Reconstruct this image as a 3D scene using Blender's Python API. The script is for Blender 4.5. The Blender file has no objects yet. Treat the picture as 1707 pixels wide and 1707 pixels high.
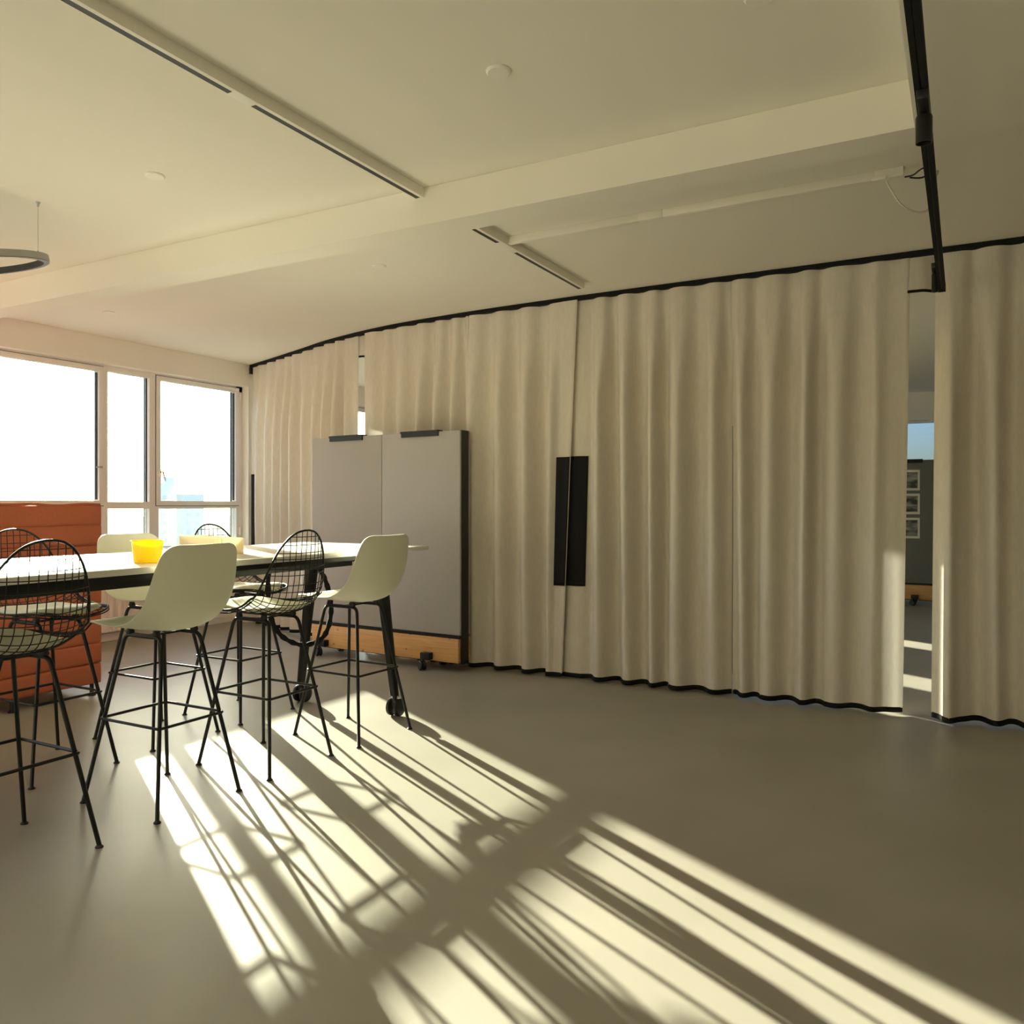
import bpy, bmesh, math, random
from math import sin, cos, pi, radians
from mathutils import Vector, Matrix

# ------------------------------------------------------------------ camera, world, sun, exposure
scene = bpy.context.scene
col = scene.collection
cam_data = bpy.data.cameras.new('camera')
cam_data.sensor_fit = 'HORIZONTAL'
cam_data.sensor_width = 36.0
cam_data.lens = 36.0 * 1373.0 / 1707.0
cam_data.shift_y = -12.5 / 1707.0
cam_data.clip_end = 2000
cam = bpy.data.objects.new('camera', cam_data)
cam.location = (0, 0, 1.29)
cam.rotation_euler = (pi / 2, 0, radians(28.758))
col.objects.link(cam)
scene.camera = cam

SUN_EL, SUN_AZ = radians(11.4), radians(-60.5)      # azimuth clockwise from +Y
world = bpy.data.worlds.new('world')
scene.world = world
world.use_nodes = True
wn = world.node_tree
sky = wn.nodes.new('ShaderNodeTexSky')
sky.sky_type = 'NISHITA'
sky.sun_disc = False
sky.sun_elevation = SUN_EL
sky.sun_rotation = SUN_AZ
sky.dust_density = 2.0
tint = wn.nodes.new('ShaderNodeVectorMath')
tint.operation = 'MULTIPLY'
tint.inputs[1].default_value = (0.86, 1.0, 1.14)      # camera white balance of the photograph
wn.links.new(sky.outputs[0], tint.inputs[0])
wn.links.new(tint.outputs[0], wn.nodes['Background'].inputs[0])
wn.nodes['Background'].inputs[1].default_value = 1.0

sun_d = bpy.data.lights.new('sun', 'SUN')
sun_d.energy = 54.0
sun_d.color = (1.0, 0.945, 0.73)
sun_d.angle = radians(0.53)
sun = bpy.data.objects.new('sun', sun_d)
dv = Vector((-sin(SUN_AZ) * cos(SUN_EL), -cos(SUN_AZ) * cos(SUN_EL), -sin(SUN_EL)))
sun.rotation_euler = dv.to_track_quat('-Z', 'Y').to_euler()
sun.location = (-20, 12, 8)
col.objects.link(sun)

vs = scene.view_settings
vs.view_transform = 'Standard'
vs.look = 'None'
vs.gamma = 1.0
vs.use_curve_mapping = False
vs.exposure = -0.38
cy = scene.cycles
cy.use_denoising = True
cy.max_bounces = 14
cy.diffuse_bounces = 8
cy.glossy_bounces = 4
cy.transmission_bounces = 8
cy.transparent_max_bounces = 24
cy.caustics_reflective = False
cy.caustics_refractive = False
cy.sample_clamp_indirect = 12.0

R = random.Random(7)

# ------------------------------------------------------------------ helpers
class MB:
    """collects shapes, build() links them as one mesh object"""
    def __init__(s):
        s.v, s.f = [], []

    def add(s, v, f):
        o = len(s.v)
        s.v += [tuple(p) for p in v]
        s.f += [[i + o for i in q] for q in f]
        return s

    def box(s, x0, x1, y0, y1, z0, z1, m=None):
        v = [(x, y, z) for x in (x0, x1) for y in (y0, y1) for z in (z0, z1)]
        if m is not None:
            v = [m @ Vector(p) for p in v]
        return s.add(v, [(0, 1, 3, 2), (4, 6, 7, 5), (0, 4, 5, 1), (2, 3, 7, 6), (0, 2, 6, 4), (1, 5, 7, 3)])

    def tube(s, pts, r, n=8, closed=False, caps=True):
        pts = [Vector(p) for p in pts]
        k = len(pts)
        rs = r if isinstance(r, (list, tuple)) else [r] * k
        T = []
        for i in range(k):
            a = pts[(i - 1) % k] if (closed or i > 0) else pts[i]
            b = pts[(i + 1) % k] if (closed or i < k - 1) else pts[i]
            t = (b - a)
            T.append(t.normalized() if t.length > 1e-9 else Vector((0, 0, 1)))
        up = Vector((0, 0, 1)) if abs(T[0].z) < 0.9 else Vector((1, 0, 0))
        N = (up - T[0] * up.dot(T[0])).normalized()
        v = []
        for i in range(k):
            N = N - T[i] * N.dot(T[i])
            N.normalize()
            B = T[i].cross(N)
            for j in range(n):
                a = 2 * pi * j / n
                v.append(pts[i] + (N * cos(a) + B * sin(a)) * rs[i])
        f = []
        for i in range(k if closed else k - 1):
            for j in range(n):
                i2 = (i + 1) % k
                f.append((i * n + j, i * n + (j + 1) % n, i2 * n + (j + 1) % n, i2 * n + j))
        if not closed and caps:
            f.append(tuple(range(n))[::-1])
            f.append(tuple((k - 1) * n + j for j in range(n)))
        return s.add(v, f)

    def lathe(s, prof, c=(0, 0, 0), n=24, m=None, lobes=None):
        """prof: (r, z) list; lobes(a) scales r"""
        v, f = [], []
        for (r, z) in prof:
            for j in range(n):
                a = 2 * pi * j / n
                q = r * (lobes(a) if lobes else 1)
                p = Vector((q * cos(a), q * sin(a), z))
                if m is not None:
                    p = m @ p
                v.append((p.x + c[0], p.y + c[1], p.z + c[2]))
        for i in range(len(prof) - 1):
            for j in range(n):
                f.append((i * n + j, i * n + (j + 1) % n, (i + 1) * n + (j + 1) % n, (i + 1) * n + j))
        f.append(tuple(range(n))[::-1])
        f.append(tuple((len(prof) - 1) * n + j for j in range(n)))
        return s.add(v, f)

    def grid(s, rows):
        """rows of equal length lists of points"""
        n = len(rows[0])
        v = [p for r in rows for p in r]
        f = [(i * n + j, i * n + j + 1, (i + 1) * n + j + 1, (i + 1) * n + j)
             for i in range(len(rows) - 1) for j in range(n - 1)]
        return s.add(v, f)

    def build(s, name, mat, parent=None, smooth=None, bevel=0.0):
        me = bpy.data.meshes.new(name)
        me.from_pydata(s.v, [], s.f)
        me.update()
        if bevel > 0:
            bm = bmesh.new()
            bm.from_mesh(me)
            bmesh.ops.bevel(bm, geom=list(bm.edges), offset=bevel, segments=2, affect='EDGES', profile=0.5)
            bm.to_mesh(me)
            bm.free()
            smooth = 40 if smooth is None else smooth
        if smooth:
            for p in me.polygons:
                p.use_smooth = True
            me.set_sharp_from_angle(angle=radians(smooth))
        me.materials.append(mat)
        o = bpy.data.objects.new(name, me)
        col.objects.link(o)
        o.parent = parent
        return o


def tag(o, label=None, cat=None, group=None, kind=None):
    if label: o['label'] = label
    if cat: o['category'] = cat
    if group: o['group'] = group
    if kind: o['kind'] = kind
    return o


def thing(name, loc, rz, label, cat, group=None, kind=None):
    o = bpy.data.objects.new(name, None)
    o.empty_display_size = 0.1
    o.location = loc
    o.rotation_euler = (0, 0, rz)
    col.objects.link(o)
    return tag(o, label, cat, group, kind)


def kids(o):
    return [c for c in bpy.data.objects if c.parent == o]


def copy_tree(o, parent=None):
    c = o.copy()
    col.objects.link(c)
    c.parent = parent
    for ch in kids(o):
        copy_tree(ch, c)
    return c


def box(name, x0, x1, y0, y1, z0, z1, mat, parent=None, bevel=0.0):
    return MB().box(x0, x1, y0, y1, z0, z1).build(name, mat, parent, bevel=bevel)


def arc_pts(c, r, a0, a1, n, ax, ay):
    c, ax, ay = Vector(c), Vector(ax), Vector(ay)
    return [c + ax * (r * cos(a0 + (a1 - a0) * i / n)) + ay * (r * sin(a0 + (a1 - a0) * i / n)) for i in range(n + 1)]


def catmull(P, k):
    """resample a list of tuples, k points per span"""
    out = []
    n = len(P)
    for i in range(n - 1):
        p0, p1, p2, p3 = P[max(i - 1, 0)], P[i], P[i + 1], P[min(i + 2, n - 1)]
        for j in range(k):
            t = j / k
            out.append(tuple(0.5 * (2 * b + (c - a) * t + (2 * a - 5 * b + 4 * c - d) * t * t + (3 * b - a - 3 * c + d) * t ** 3)
                             for a, b, c, d in zip(p0, p1, p2, p3)))
    out.append(tuple(P[-1]))
    return out


# ------------------------------------------------------------------ materials
def mat(name, color, rough=0.5, spec=0.5, metal=0.0, noise=0.0, nscale=8.0, bump=0.0, bscale=200.0, coat=0.0, stretch=(1, 1, 1)):
    m = bpy.data.materials.new(name)
    m.use_nodes = True
    nt = m.node_tree
    b = nt.nodes['Principled BSDF']
    b.inputs['Base Color'].default_value = (*color, 1)
    b.inputs['Roughness'].default_value = rough
    b.inputs['Specular IOR Level'].default_value = spec
    b.inputs['Metallic'].default_value = metal
    b.inputs['Coat Weight'].default_value = coat
    tc = nt.nodes.new('ShaderNodeTexCoord')
    mp = nt.nodes.new('ShaderNodeMapping')
    mp.inputs['Scale'].default_value = stretch
    nt.links.new(tc.outputs['Object'], mp.inputs[0])
    if noise > 0:
        n = nt.nodes.new('ShaderNodeTexNoise')
        n.inputs['Scale'].default_value = nscale
        n.inputs['Detail'].default_value = 5
        nt.links.new(mp.outputs[0], n.inputs['Vector'])
        r = nt.nodes.new('ShaderNodeMapRange')
        r.inputs['From Min'].default_value = 0.25
        r.inputs['From Max'].default_value = 0.75
        r.inputs['To Min'].default_value = 1 - noise
        r.inputs['To Max'].default_value = 1 + noise
        nt.links.new(n.outputs['Fac'], r.inputs['Value'])
        x = nt.nodes.new('ShaderNodeVectorMath')
        x.operation = 'SCALE'
        x.inputs[0].default_value = color
        nt.links.new(r.outputs[0], x.inputs['Scale'])
        nt.links.new(x.outputs[0], b.inputs['Base Color'])
    if bump > 0:
        n2 = nt.nodes.new('ShaderNodeTexNoise')
        n2.inputs['Scale'].default_value = bscale
        n2.inputs['Detail'].default_value = 3
        nt.links.new(mp.outputs[0], n2.inputs['Vector'])
        bp = nt.nodes.new('ShaderNodeBump')
        bp.inputs['Strength'].default_value = bump
        bp.inputs['Distance'].default_value = 0.002
        nt.links.new(n2.outputs['Fac'], bp.inputs['Height'])
        nt.links.new(bp.outputs[0], b.inputs['Normal'])
    return m


def translucent(m, amount, color):
    """mix the principled shader of m with a translucent one"""
    nt = m.node_tree
    b = nt.nodes['Principled BSDF']
    t = nt.nodes.new('ShaderNodeBsdfTranslucent')
    t.inputs['Color'].default_value = (*color, 1)
    mx = nt.nodes.new('ShaderNodeMixShader')
    mx.inputs[0].default_value = amount
    nt.links.new(b.outputs[0], mx.inputs[1])
    nt.links.new(t.outputs[0], mx.inputs[2])
    nt.links.new(mx.outputs[0], nt.nodes['Material Output'].inputs[0])
    return m


def glass(name, tint, dirt=0.0):
    """thin clear pane: transparent with a fresnel reflection and a film of dust"""
    m = bpy.data.materials.new(name)
    m.use_nodes = True
    nt = m.node_tree
    nt.nodes.remove(nt.nodes['Principled BSDF'])
    tr = nt.nodes.new('ShaderNodeBsdfTransparent')
    tr.inputs[0].default_value = (*tint, 1)
    gl = nt.nodes.new('ShaderNodeBsdfGlossy')
    gl.inputs['Roughness'].default_value = 0.02
    fr = nt.nodes.new('ShaderNodeFresnel')
    # the same 1.45 on both faces of the pane
    ge = nt.nodes.new('ShaderNodeNewGeometry')
    io = nt.nodes.new('ShaderNodeMapRange')
    io.inputs['To Min'].default_value = 1.45
    io.inputs['To Max'].default_value = 1 / 1.45
    nt.links.new(ge.outputs['Backfacing'], io.inputs['Value'])
    nt.links.new(io.outputs[0], fr.inputs['IOR'])
    mx = nt.nodes.new('ShaderNodeMixShader')
    nt.links.new(fr.outputs[0], mx.inputs[0])
    nt.links.new(tr.outputs[0], mx.inputs[1])
    nt.links.new(gl.outputs[0], mx.inputs[2])
    last = mx
    if dirt > 0:
        d = nt.nodes.new('ShaderNodeBsdfTranslucent')
        d.inputs[0].default_value = (0.85, 0.9, 0.88, 1)
        tc = nt.nodes.new('ShaderNodeTexCoord')
        mp = nt.nodes.new('ShaderNodeMapping')
        mp.inputs['Scale'].default_value = (30, 30, 6)
        n = nt.nodes.new('ShaderNodeTexNoise')
        n.inputs['Scale'].default_value = 1.0
        n.inputs['Detail'].default_value = 6
        r = nt.nodes.new('ShaderNodeMapRange')
        r.inputs['To Min'].default_value = dirt * 0.4
        r.inputs['To Max'].default_value = dirt * 1.6
        nt.links.new(tc.outputs['Object'], mp.inputs[0])
        nt.links.new(mp.outputs[0], n.inputs['Vector'])
        nt.links.new(n.outputs['Fac'], r.inputs['Value'])
        m2 = nt.nodes.new('ShaderNodeMixShader')
        nt.links.new(r.outputs[0], m2.inputs[0])
        nt.links.new(mx.outputs[0], m2.inputs[1])
        nt.links.new(d.outputs[0], m2.inputs[2])
        last = m2
    nt.links.new(last.outputs[0], nt.nodes['Material Output'].inputs[0])
    return m


def wood_mat(name, c1, c2, knot):
    m = bpy.data.materials.new(name)
    m.use_nodes = True
    nt = m.node_tree
    b = nt.nodes['Principled BSDF']
    b.inputs['Roughness'].default_value = 0.5
    tc = nt.nodes.new('ShaderNodeTexCoord')
    mp = nt.nodes.new('ShaderNodeMapping')
    mp.inputs['Scale'].default_value = (1.2, 4, 22)
    n = nt.nodes.new('ShaderNodeTexNoise')
    n.inputs['Scale'].default_value = 2.5
    n.inputs['Detail'].default_value = 6
    n.inputs['Distortion'].default_value = 0.6
    cr = nt.nodes.new('ShaderNodeValToRGB')
    cr.color_ramp.elements[0].position = 0.32
    cr.color_ramp.elements[0].color = (*c1, 1)
    cr.color_ramp.elements[1].position = 0.68
    cr.color_ramp.elements[1].color = (*c2, 1)
    nt.links.new(tc.outputs['Object'], mp.inputs[0])
    nt.links.new(mp.outputs[0], n.inputs['Vector'])
    nt.links.new(n.outputs['Fac'], cr.inputs[0])
    mp2 = nt.nodes.new('ShaderNodeMapping')
    mp2.inputs['Scale'].default_value = (8, 8, 11)
    vo = nt.nodes.new('ShaderNodeTexVoronoi')
    vo.inputs['Scale'].default_value = 1.0
    r = nt.nodes.new('ShaderNodeMapRange')
    r.inputs['From Min'].default_value = 0.05
    r.inputs['From Max'].default_value = 0.12
    r.inputs['To Min'].default_value = 0.85
    r.inputs['To Max'].default_value = 0.0
    mx = nt.nodes.new('ShaderNodeMix')
    mx.data_type = 'RGBA'
    mx.inputs['B'].default_value = (*knot, 1)
    nt.links.new(tc.outputs['Object'], mp2.inputs[0])
    nt.links.new(mp2.outputs[0], vo.inputs['Vector'])
    nt.links.new(vo.outputs['Distance'], r.inputs['Value'])
    nt.links.new(r.outputs[0], mx.inputs['Factor'])
    nt.links.new(cr.outputs[0], mx.inputs['A'])
    nt.links.new(mx.outputs['Result'], b.inputs['Base Color'])
    return m


def photo_mat(name, seed, horizon):
    """a small black and white landscape print"""
    m = bpy.data.materials.new(name)
    m.use_nodes = True
    nt = m.node_tree
    b = nt.nodes['Principled BSDF']
    b.inputs['Roughness'].default_value = 0.4
    tc = nt.nodes.new('ShaderNodeTexCoord')
    mp = nt.nodes.new('ShaderNodeMapping')
    mp.inputs['Location'].default_value = (seed, seed * 1.7, seed * 0.3)
    mp.inputs['Scale'].default_value = (5, 5, 12)
    n = nt.nodes.new('ShaderNodeTexNoise')
    n.inputs['Scale'].default_value = 1.3
    n.inputs['Detail'].default_value = 2
    cr = nt.nodes.new('ShaderNodeValToRGB')
    cr.color_ramp.elements[0].position = 0.38
    cr.color_ramp.elements[0].color = (0.03, 0.035, 0.035, 1)
    cr.color_ramp.elements[1].position = 0.72
    cr.color_ramp.elements[1].color = (0.42, 0.44, 0.42, 1)
    nt.links.new(tc.outputs['Object'], mp.inputs[0])
    nt.links.new(mp.outputs[0], n.inputs['Vector'])
    nt.links.new(n.outputs['Fac'], cr.inputs[0])
    nt.links.new(cr.outputs[0], b.inputs['Base Color'])
    return m


M_wall = mat('white_plaster', (0.85, 0.82, 0.76), 0.85, 0.2, noise=0.015, nscale=3, bump=0.05, bscale=120)
M_wall2 = mat('grey_brown_plaster', (0.16, 0.145, 0.125), 0.85, 0.2, noise=0.03, nscale=3)
M_ceil = mat('white_ceiling_paint', (0.85, 0.82, 0.745), 0.9, 0.15, noise=0.02, nscale=0.8)
M_floor = mat('grey_linoleum', (0.345, 0.322, 0.272), 0.42, 0.45, noise=0.10, nscale=1.6, bump=0.04, bscale=60)
M_cloth = translucent(mat('beige_curtain_cloth', (0.70, 0.645, 0.565), 0.95, 0.1, noise=0.05, nscale=60, bump=0.25, bscale=420, stretch=(1, 1, 0.25)), 0.065, (0.66, 0.64, 0.60))
M_black = mat('black_cloth', (0.012, 0.012, 0.012), 0.85, 0.2)
M_bmetal = mat('black_powder_coat', (0.010, 0.010, 0.010), 0.42, 0.35)
M_bplast = mat('black_plastic', (0.013, 0.013, 0.014), 0.45, 0.5)
M_frame = mat('white_window_frame', (0.84, 0.81, 0.79), 0.45, 0.4)
M_gasket_gap = mat('dark_gasket_and_gap', (0.03, 0.035, 0.04), 0.6, 0.3)
M_glass = glass('window_glass', (0.97, 0.985, 0.98))
M_glass2 = glass('dusty_window_glass', (0.90, 0.925, 0.91), 0.015)
M_glass3 = glass('sky_dimming_glass', (0.35, 0.40, 0.48))  # pane tint stands in for a dimmer, bluer sky outside
M_shell = mat('pebble_white_plastic', (0.82, 0.81, 0.67), 0.42, 0.45, bump=0.03, bscale=500)
M_pad = mat('off_white_leather', (0.76, 0.74, 0.58), 0.5, 0.4, bump=0.05, bscale=150)
M_top = mat('white_laminate', (0.80, 0.78, 0.73), 0.33, 0.5)
M_felt = mat('grey_felt', (0.44, 0.425, 0.41), 0.95, 0.05, noise=0.06, nscale=150, bump=0.2, bscale=300)
M_felt2 = mat('dark_grey_felt', (0.20, 0.205, 0.20), 0.95, 0.05, noise=0.06, nscale=100, bump=0.2, bscale=300)
M_pine = wood_mat('pine', (0.62, 0.34, 0.12), (0.76, 0.47, 0.20), (0.20, 0.075, 0.02))
M_orange = mat('terracotta_fabric', (0.43, 0.125, 0.07), 0.95, 0.1, noise=0.08, nscale=120, bump=0.2, bscale=350)
M_sand = mat('sand_fabric', (0.62, 0.56, 0.46), 0.95, 0.1, noise=0.06, nscale=120)
M_yellow = translucent(mat('yellow_plastic', (0.88, 0.69, 0.012), 0.3, 0.5), 0.45, (0.96, 0.83, 0.02))
M_cream = translucent(mat('cream_plastic', (0.80, 0.72, 0.54), 0.4, 0.4), 0.35, (0.9, 0.8, 0.58))
M_alu = mat('brushed_aluminium', (0.46, 0.46, 0.44), 0.4, 0.5, metal=0.7)
M_whitem = mat('white_enamel', (0.87, 0.84, 0.77), 0.4, 0.5)
M_rad = mat('radiator_enamel', (0.78, 0.72, 0.68), 0.45, 0.4)
M_cablew = mat('white_cable', (0.7, 0.68, 0.6), 0.5, 0.4)
M_paper = mat('photo_paper', (0.78, 0.77, 0.73), 0.5, 0.3)
M_ground = mat('outdoor_ground', (0.14, 0.15, 0.13), 0.95, 0.1, noise=0.25, nscale=0.05)
M_bldg = mat('hazed_render', (0.95, 0.87, 0.76), 0.9, 0.1)  # distance haze painted in as a pale warm colour
M_bwin = mat('hazed_window_glass', (0.8, 0.74, 0.66), 0.3, 0.5)  # lightened to carry the same painted haze
M_lampb = mat('grey_lacquer', (0.36, 0.35, 0.33), 0.5, 0.4)
M_lampd = mat('unlit_diffuser', (0.03, 0.03, 0.03), 0.5, 0.4)

# ------------------------------------------------------------------ room shell
H = 2.82          # ceiling
ZB = 2.64         # underside of beam and dropped ceiling
XW = -6.87        # inner face of window wall
XG = -6.97        # inner face of window frames
XO = -7.12        # outer face of window wall
YC = 5.54         # straight run of the curtain
YF, YB, XR = 12.5, -4.2, 5.6


def struct(o, label, cat):
    return tag(o, label, cat, kind='structure')


struct(box('floor', -7.3, XR + 0.2, YB - 0.2, YF + 0.3, -0.25, 0, M_floor), 'smooth grey-beige linoleum floor with low sun streaks', 'floor')
struct(box('ceiling', -7.3, XR + 0.2, YB - 0.2, YF + 0.3, H, H + 0.25, M_ceil), 'plain white ceiling above the whole room', 'ceiling')
struct(MB().box(XW + 0.002, -0.155, 3.28, 3.45, ZB, H - 0.001).build('trim_1', M_ceil), 'long white ceiling beam crossing the room in front of the curtain', 'beam')
struct(MB().box(-0.155, XR, YB, 3.45, ZB, H - 0.001).build('trim_2', M_ceil), 'dropped ceiling slab on the right above the black track', 'ceiling slab')
struct(box('wall_right', XR, XR + 0.2, YB - 0.2, YF + 0.3, 0, H, M_wall2), 'plain plaster wall closing the room on the right', 'wall')
struct(box('wall_back', -7.12, -2.0, YB - 0.2, YB, 0, H, M_wall), 'white plaster wall behind the viewer on the window side', 'wall')
struct(box('wall_back_right', -2.0, XR, YB - 0.2, YB, 0, H, M_wall2), 'grey-brown plaster wall behind the viewer on the right', 'wall')

ZS, ZT = 0.73, 2.58      # sill and head of the windows


def window_wall(name, segs):
    """lintel, parapet and piers of the window wall"""
    m = MB()
    y0, y1 = YB, YF
    m.box(XO, XW, y0, y1, ZT, H)
    m.box(XO - 0.06, XO + 0.02, y0, y1, 0, ZS - 0.036)
    e = y0
    for (a, b) in segs + [(y1, y1)]:
        if a > e:
            m.box(XO, XW, e, a, 0, ZT)
        e = b
    return m.build(name, M_wall)


WIN = [(-3.6, 1.55), (1.75, 6.52), (6.64, 9.08), (9.20, 9.46), (10.14, 10.76), (11.90, 12.45)]  # openings and piers past the curtain are spaced to shape the sun
struct(window_wall('wall_left', WIN), 'white plaster window wall with lintel and narrow piers', 'wall')

# far wall of the room behind the curtain, with a window
m = MB().box(-7.12, XR, YF, YF + 0.25, 2.44, H).box(-7.12, XR, YF, YF + 0.25, 0, 0.8)
m.box(-7.12, -3.6, YF, YF + 0.25, 0.8, 2.44).box(2.6, XR, YF, YF + 0.25, 0.8, 2.44)
struct(m.build('wall_front', M_wall), 'far plaster wall with wide window seen through the curtain gap', 'wall')


def window(name, y0, y1, bays, label):
    """bays: list of (yl, yr, kind) with kind in 'casement','fixed'"""
    w = tag(bpy.data.objects.new(name, None), label, 'window', kind='structure')
    w.location = (XG, (y0 + y1) / 2, ZS)
    col.objects.link(w)
    inv = Matrix.Translation(-Vector(w.location))

    def part(nm, x0, x1, a, b, z0, z1, mt, par=w, bev=0.0):
        ob = MB().box(x0, x1, a, b, z0, z1, inv).build(nm, mt, par, bevel=bev)
        return ob
    FW, D = 0.05, 0.065
    zt0, zt1 = 1.25, 1.315
    part('frame_head', XG - D, XG, y0, y1, ZT - 0.055, ZT, M_frame)
    part('frame_foot', XG - D, XG, y0, y1, ZS, ZS + 0.05, M_frame)
    part('transom', XG - D, XG - 0.002, y0, y1, zt0, zt1, M_frame)
    part('frame_post', XG - D, XG, y0, y0 + FW, ZS, ZT, M_frame)
    part('frame_post', XG - D, XG, y1 - 0.08, y1, ZS, ZT, M_frame)
    part('sill', XO - 0.09, XW + 0.05, y0 - 0.02, y1 + 0.02, ZS - 0.035, ZS, M_frame, bev=0.004)
    edges = []
    for (a, b, k) in bays:
        edges.append((a, b))
    for i in range(len(bays) - 1):
        part('mullion', XG - D, XG - 0.001, bays[i][1], bays[i + 1][0], ZS, ZT, M_frame)
    for (a, b, k) in bays:
        # lower fixed pane
        part('pane', XG - 0.045, XG - 0.037, a, b, ZS + 0.05, zt0, M_glass2)
        part('shutter_guide', XG - 0.15, XG - 0.08, b + 0.045, b + 0.07, ZS, ZT, M_gasket_gap)
        z0, z1 = zt1, ZT - 0.055
        if k == 'fixed':
            part('pane', XG - 0.045, XG - 0.037, a, b, z0, z1, M_glass)
            part('gasket', XG - 0.05, XG - 0.034, b - 0.008, b, z0, z1, M_gasket_gap)
        else:
            # casement sash proud of the frame, four bars with a pane
            s = 0.045
            sa = tag(part('sash', XG - 0.05, XG + 0.012, a - 0.03, a + s - 0.03, z0 - 0.035, z1 + 0.035, M_frame), None)
            o2 = MB()
            for (q0, q1, r0, r1) in ((b + 0.03 - s, b + 0.03, z0 - 0.035, z1 + 0.035), (a + s - 0.03, b + 0.03 - s, z1 + 0.035 - s, z1 + 0.035), (a + s - 0.03, b + 0.03 - s, z0 - 0.035, z0 - 0.035 + s)):
                o2.box(XG - 0.05, XG + 0.012, q0, q1, r0, r1, inv)
            o2.build('sash_bars', M_frame, sa)
            g = MB()   # dark strips drawn as the shadow gap around the sash
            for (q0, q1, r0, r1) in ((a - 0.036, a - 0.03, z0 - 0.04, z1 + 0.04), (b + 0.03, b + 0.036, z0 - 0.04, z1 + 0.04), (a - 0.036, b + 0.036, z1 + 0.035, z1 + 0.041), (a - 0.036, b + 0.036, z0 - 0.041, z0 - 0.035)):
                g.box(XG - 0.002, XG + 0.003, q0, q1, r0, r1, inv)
            g.build('sash_shadow_gap', M_gasket_gap, sa)
            part('pane', XG - 0.03, XG - 0.02, a + 0.02, b - 0.02, z0 + 0.015, z1 - 0.015, M_glass, sa)
            part('gasket', XG - 0.035, XG - 0.015, b + 0.03 - s - 0.01, b + 0.03 - s, z0 + 0.02, z1 - 0.02, M_gasket_gap, sa)
    return w, inv, part


def handle(w, inv, part, y, z, lever):
    h = part('handle', XG + 0.012, XG + 0.022, y - 0.013, y + 0.013, z - 0.04, z + 0.04, M_whitem, w, 0.004)
    m = MB().tube([inv @ Vector(p) for p in ((XG + 0.02, y, z + 0.01), (XG + 0.055, y, z + 0.01))], 0.007, 8)
    m.tube([inv @ Vector(p) for p in ((XG + 0.055, y, z + 0.015), (XG + 0.055, y + lever[0], z + 0.01 + lever[1]))], [0.008, 0.006], 8)
    m.build('lever', M_alu, h, smooth=40)


w1, inv1, part1 = window('window_1', 1.75, 6.52, [(1.80, 3.02, 'casement'), (3.12, 3.58, 'fixed'), (3.70, 4.82, 'casement'), (4.90, 5.345, 'fixed'), (5.45, 6.44, 'casement')],
                         'white framed strip window with casements and lower panes behind the orange sofa')
handle(w1, inv1, part1, 4.806, 1.62, (-0.06, 0.0))
handle(w1, inv1, part1, 5.455, 1.60, (0.03, -0.085))
for z in (1.0, 2.47):
    part1('hinge', XG + 0.0, XG + 0.02, 6.475, 6.492, z - 0.045, z + 0.045, M_whitem)
window('window_2', -3.6, 1.55, [(-3.55, -2.5, 'casement'), (-2.4, -1.95, 'fixed'), (-1.85, -0.8, 'casement'), (-0.7, -0.25, 'fixed'), (-0.15, 1.47, 'casement')], 'white framed strip window further left along the same wall')
window('window_3', 6.64, 9.08, [(6.68, 7.75, 'fixed'), (7.85, 9.00, 'casement')], 'white framed window behind the curtain, a sliver visible in its narrow gap')
for k, (a, b) in enumerate(((9.20, 9.46), (10.14, 10.76), (11.90, 12.45))):  # invented slots that let only chosen sunbeams into the back room
    window('window_%d' % (5 + k), a, b, [(a + 0.05, b - 0.08, 'fixed')], 'narrow window slot added behind the curtain to shape sunbeams, number %s from the corner' % ('two', 'three', 'four')[k])

# window in the far wall
w4 = tag(bpy.data.objects.new('window_4', None), 'far window with pale blue sky seen between two curtains', 'window', kind='structure')
w4.location = (-0.5, YF, 0.8)
col.objects.link(w4)
iv4 = Matrix.Translation(-Vector(w4.location))
for (a, b, c, d) in ((-3.6, 2.6, 2.41, 2.44), (-3.6, 2.6, 0.8, 0.85)):
    MB().box(a, b, YF + 0.1, YF + 0.17, c, d, iv4).build('frame_rail', M_frame, w4)
for x in (-3.6, -2.1, -1.0, 0.9, 2.53):
    MB().box(x, x + 0.06, YF + 0.1, YF + 0.17, 0.85, 2.41, iv4).build('frame_post', M_frame, w4)
for (a, b) in ((-3.54, -2.1), (-2.04, -1.0), (-0.94, 0.9), (0.96, 2.53)):
    MB().box(a, b, YF + 0.13, YF + 0.138, 0.85, 2.41, iv4).build('pane', M_glass3, w4)

# baseboard and radiator under the window
struct(box('baseboard_left', XO + 0.02, XO + 0.035, 1.75, 6.52, 0, 0.07, M_frame), 'white skirting below the window beside the radiator', 'baseboard')
rad = thing('radiator', (-7.02, 4.85, 0), 0, 'white ribbed panel radiator under the window beside the orange sofa', 'radiator')
m = MB()
n = 96
rows = []
for z in (0.10, 0.62):
    rows.append([(0.03 + 0.006 * (1 if (i // 2) % 2 else -1), -1.1 + 2.0 * i / n, z) for i in range(n + 1)])
m.grid(rows)
m.box(-0.03, 0.02, -1.1, 0.9, 0.10, 0.62)
m.build('panel', M_rad, rad)
box('top_grille', -0.04, 0.04, -1.1, 0.9, 0.62, 0.635, M_rad, rad)
for y in (-1.0, 0.8):
    box('bracket', -0.075, -0.03, y, y + 0.03, 0.12, 0.6, M_rad, rad)
MB().tube([(0, 0.9, 0.13), (0, 0.98, 0.13), (0, 1.0, 0.10), (0, 1.0, 0.0)], 0.011, 8).build('pipe', M_rad, rad, smooth=40)
MB().tube([(0, 0.93, 0.13), (0.07, 0.93, 0.13)], [0.017, 0.014], 10).build('valve', M_bplast, rad, smooth=40)

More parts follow.
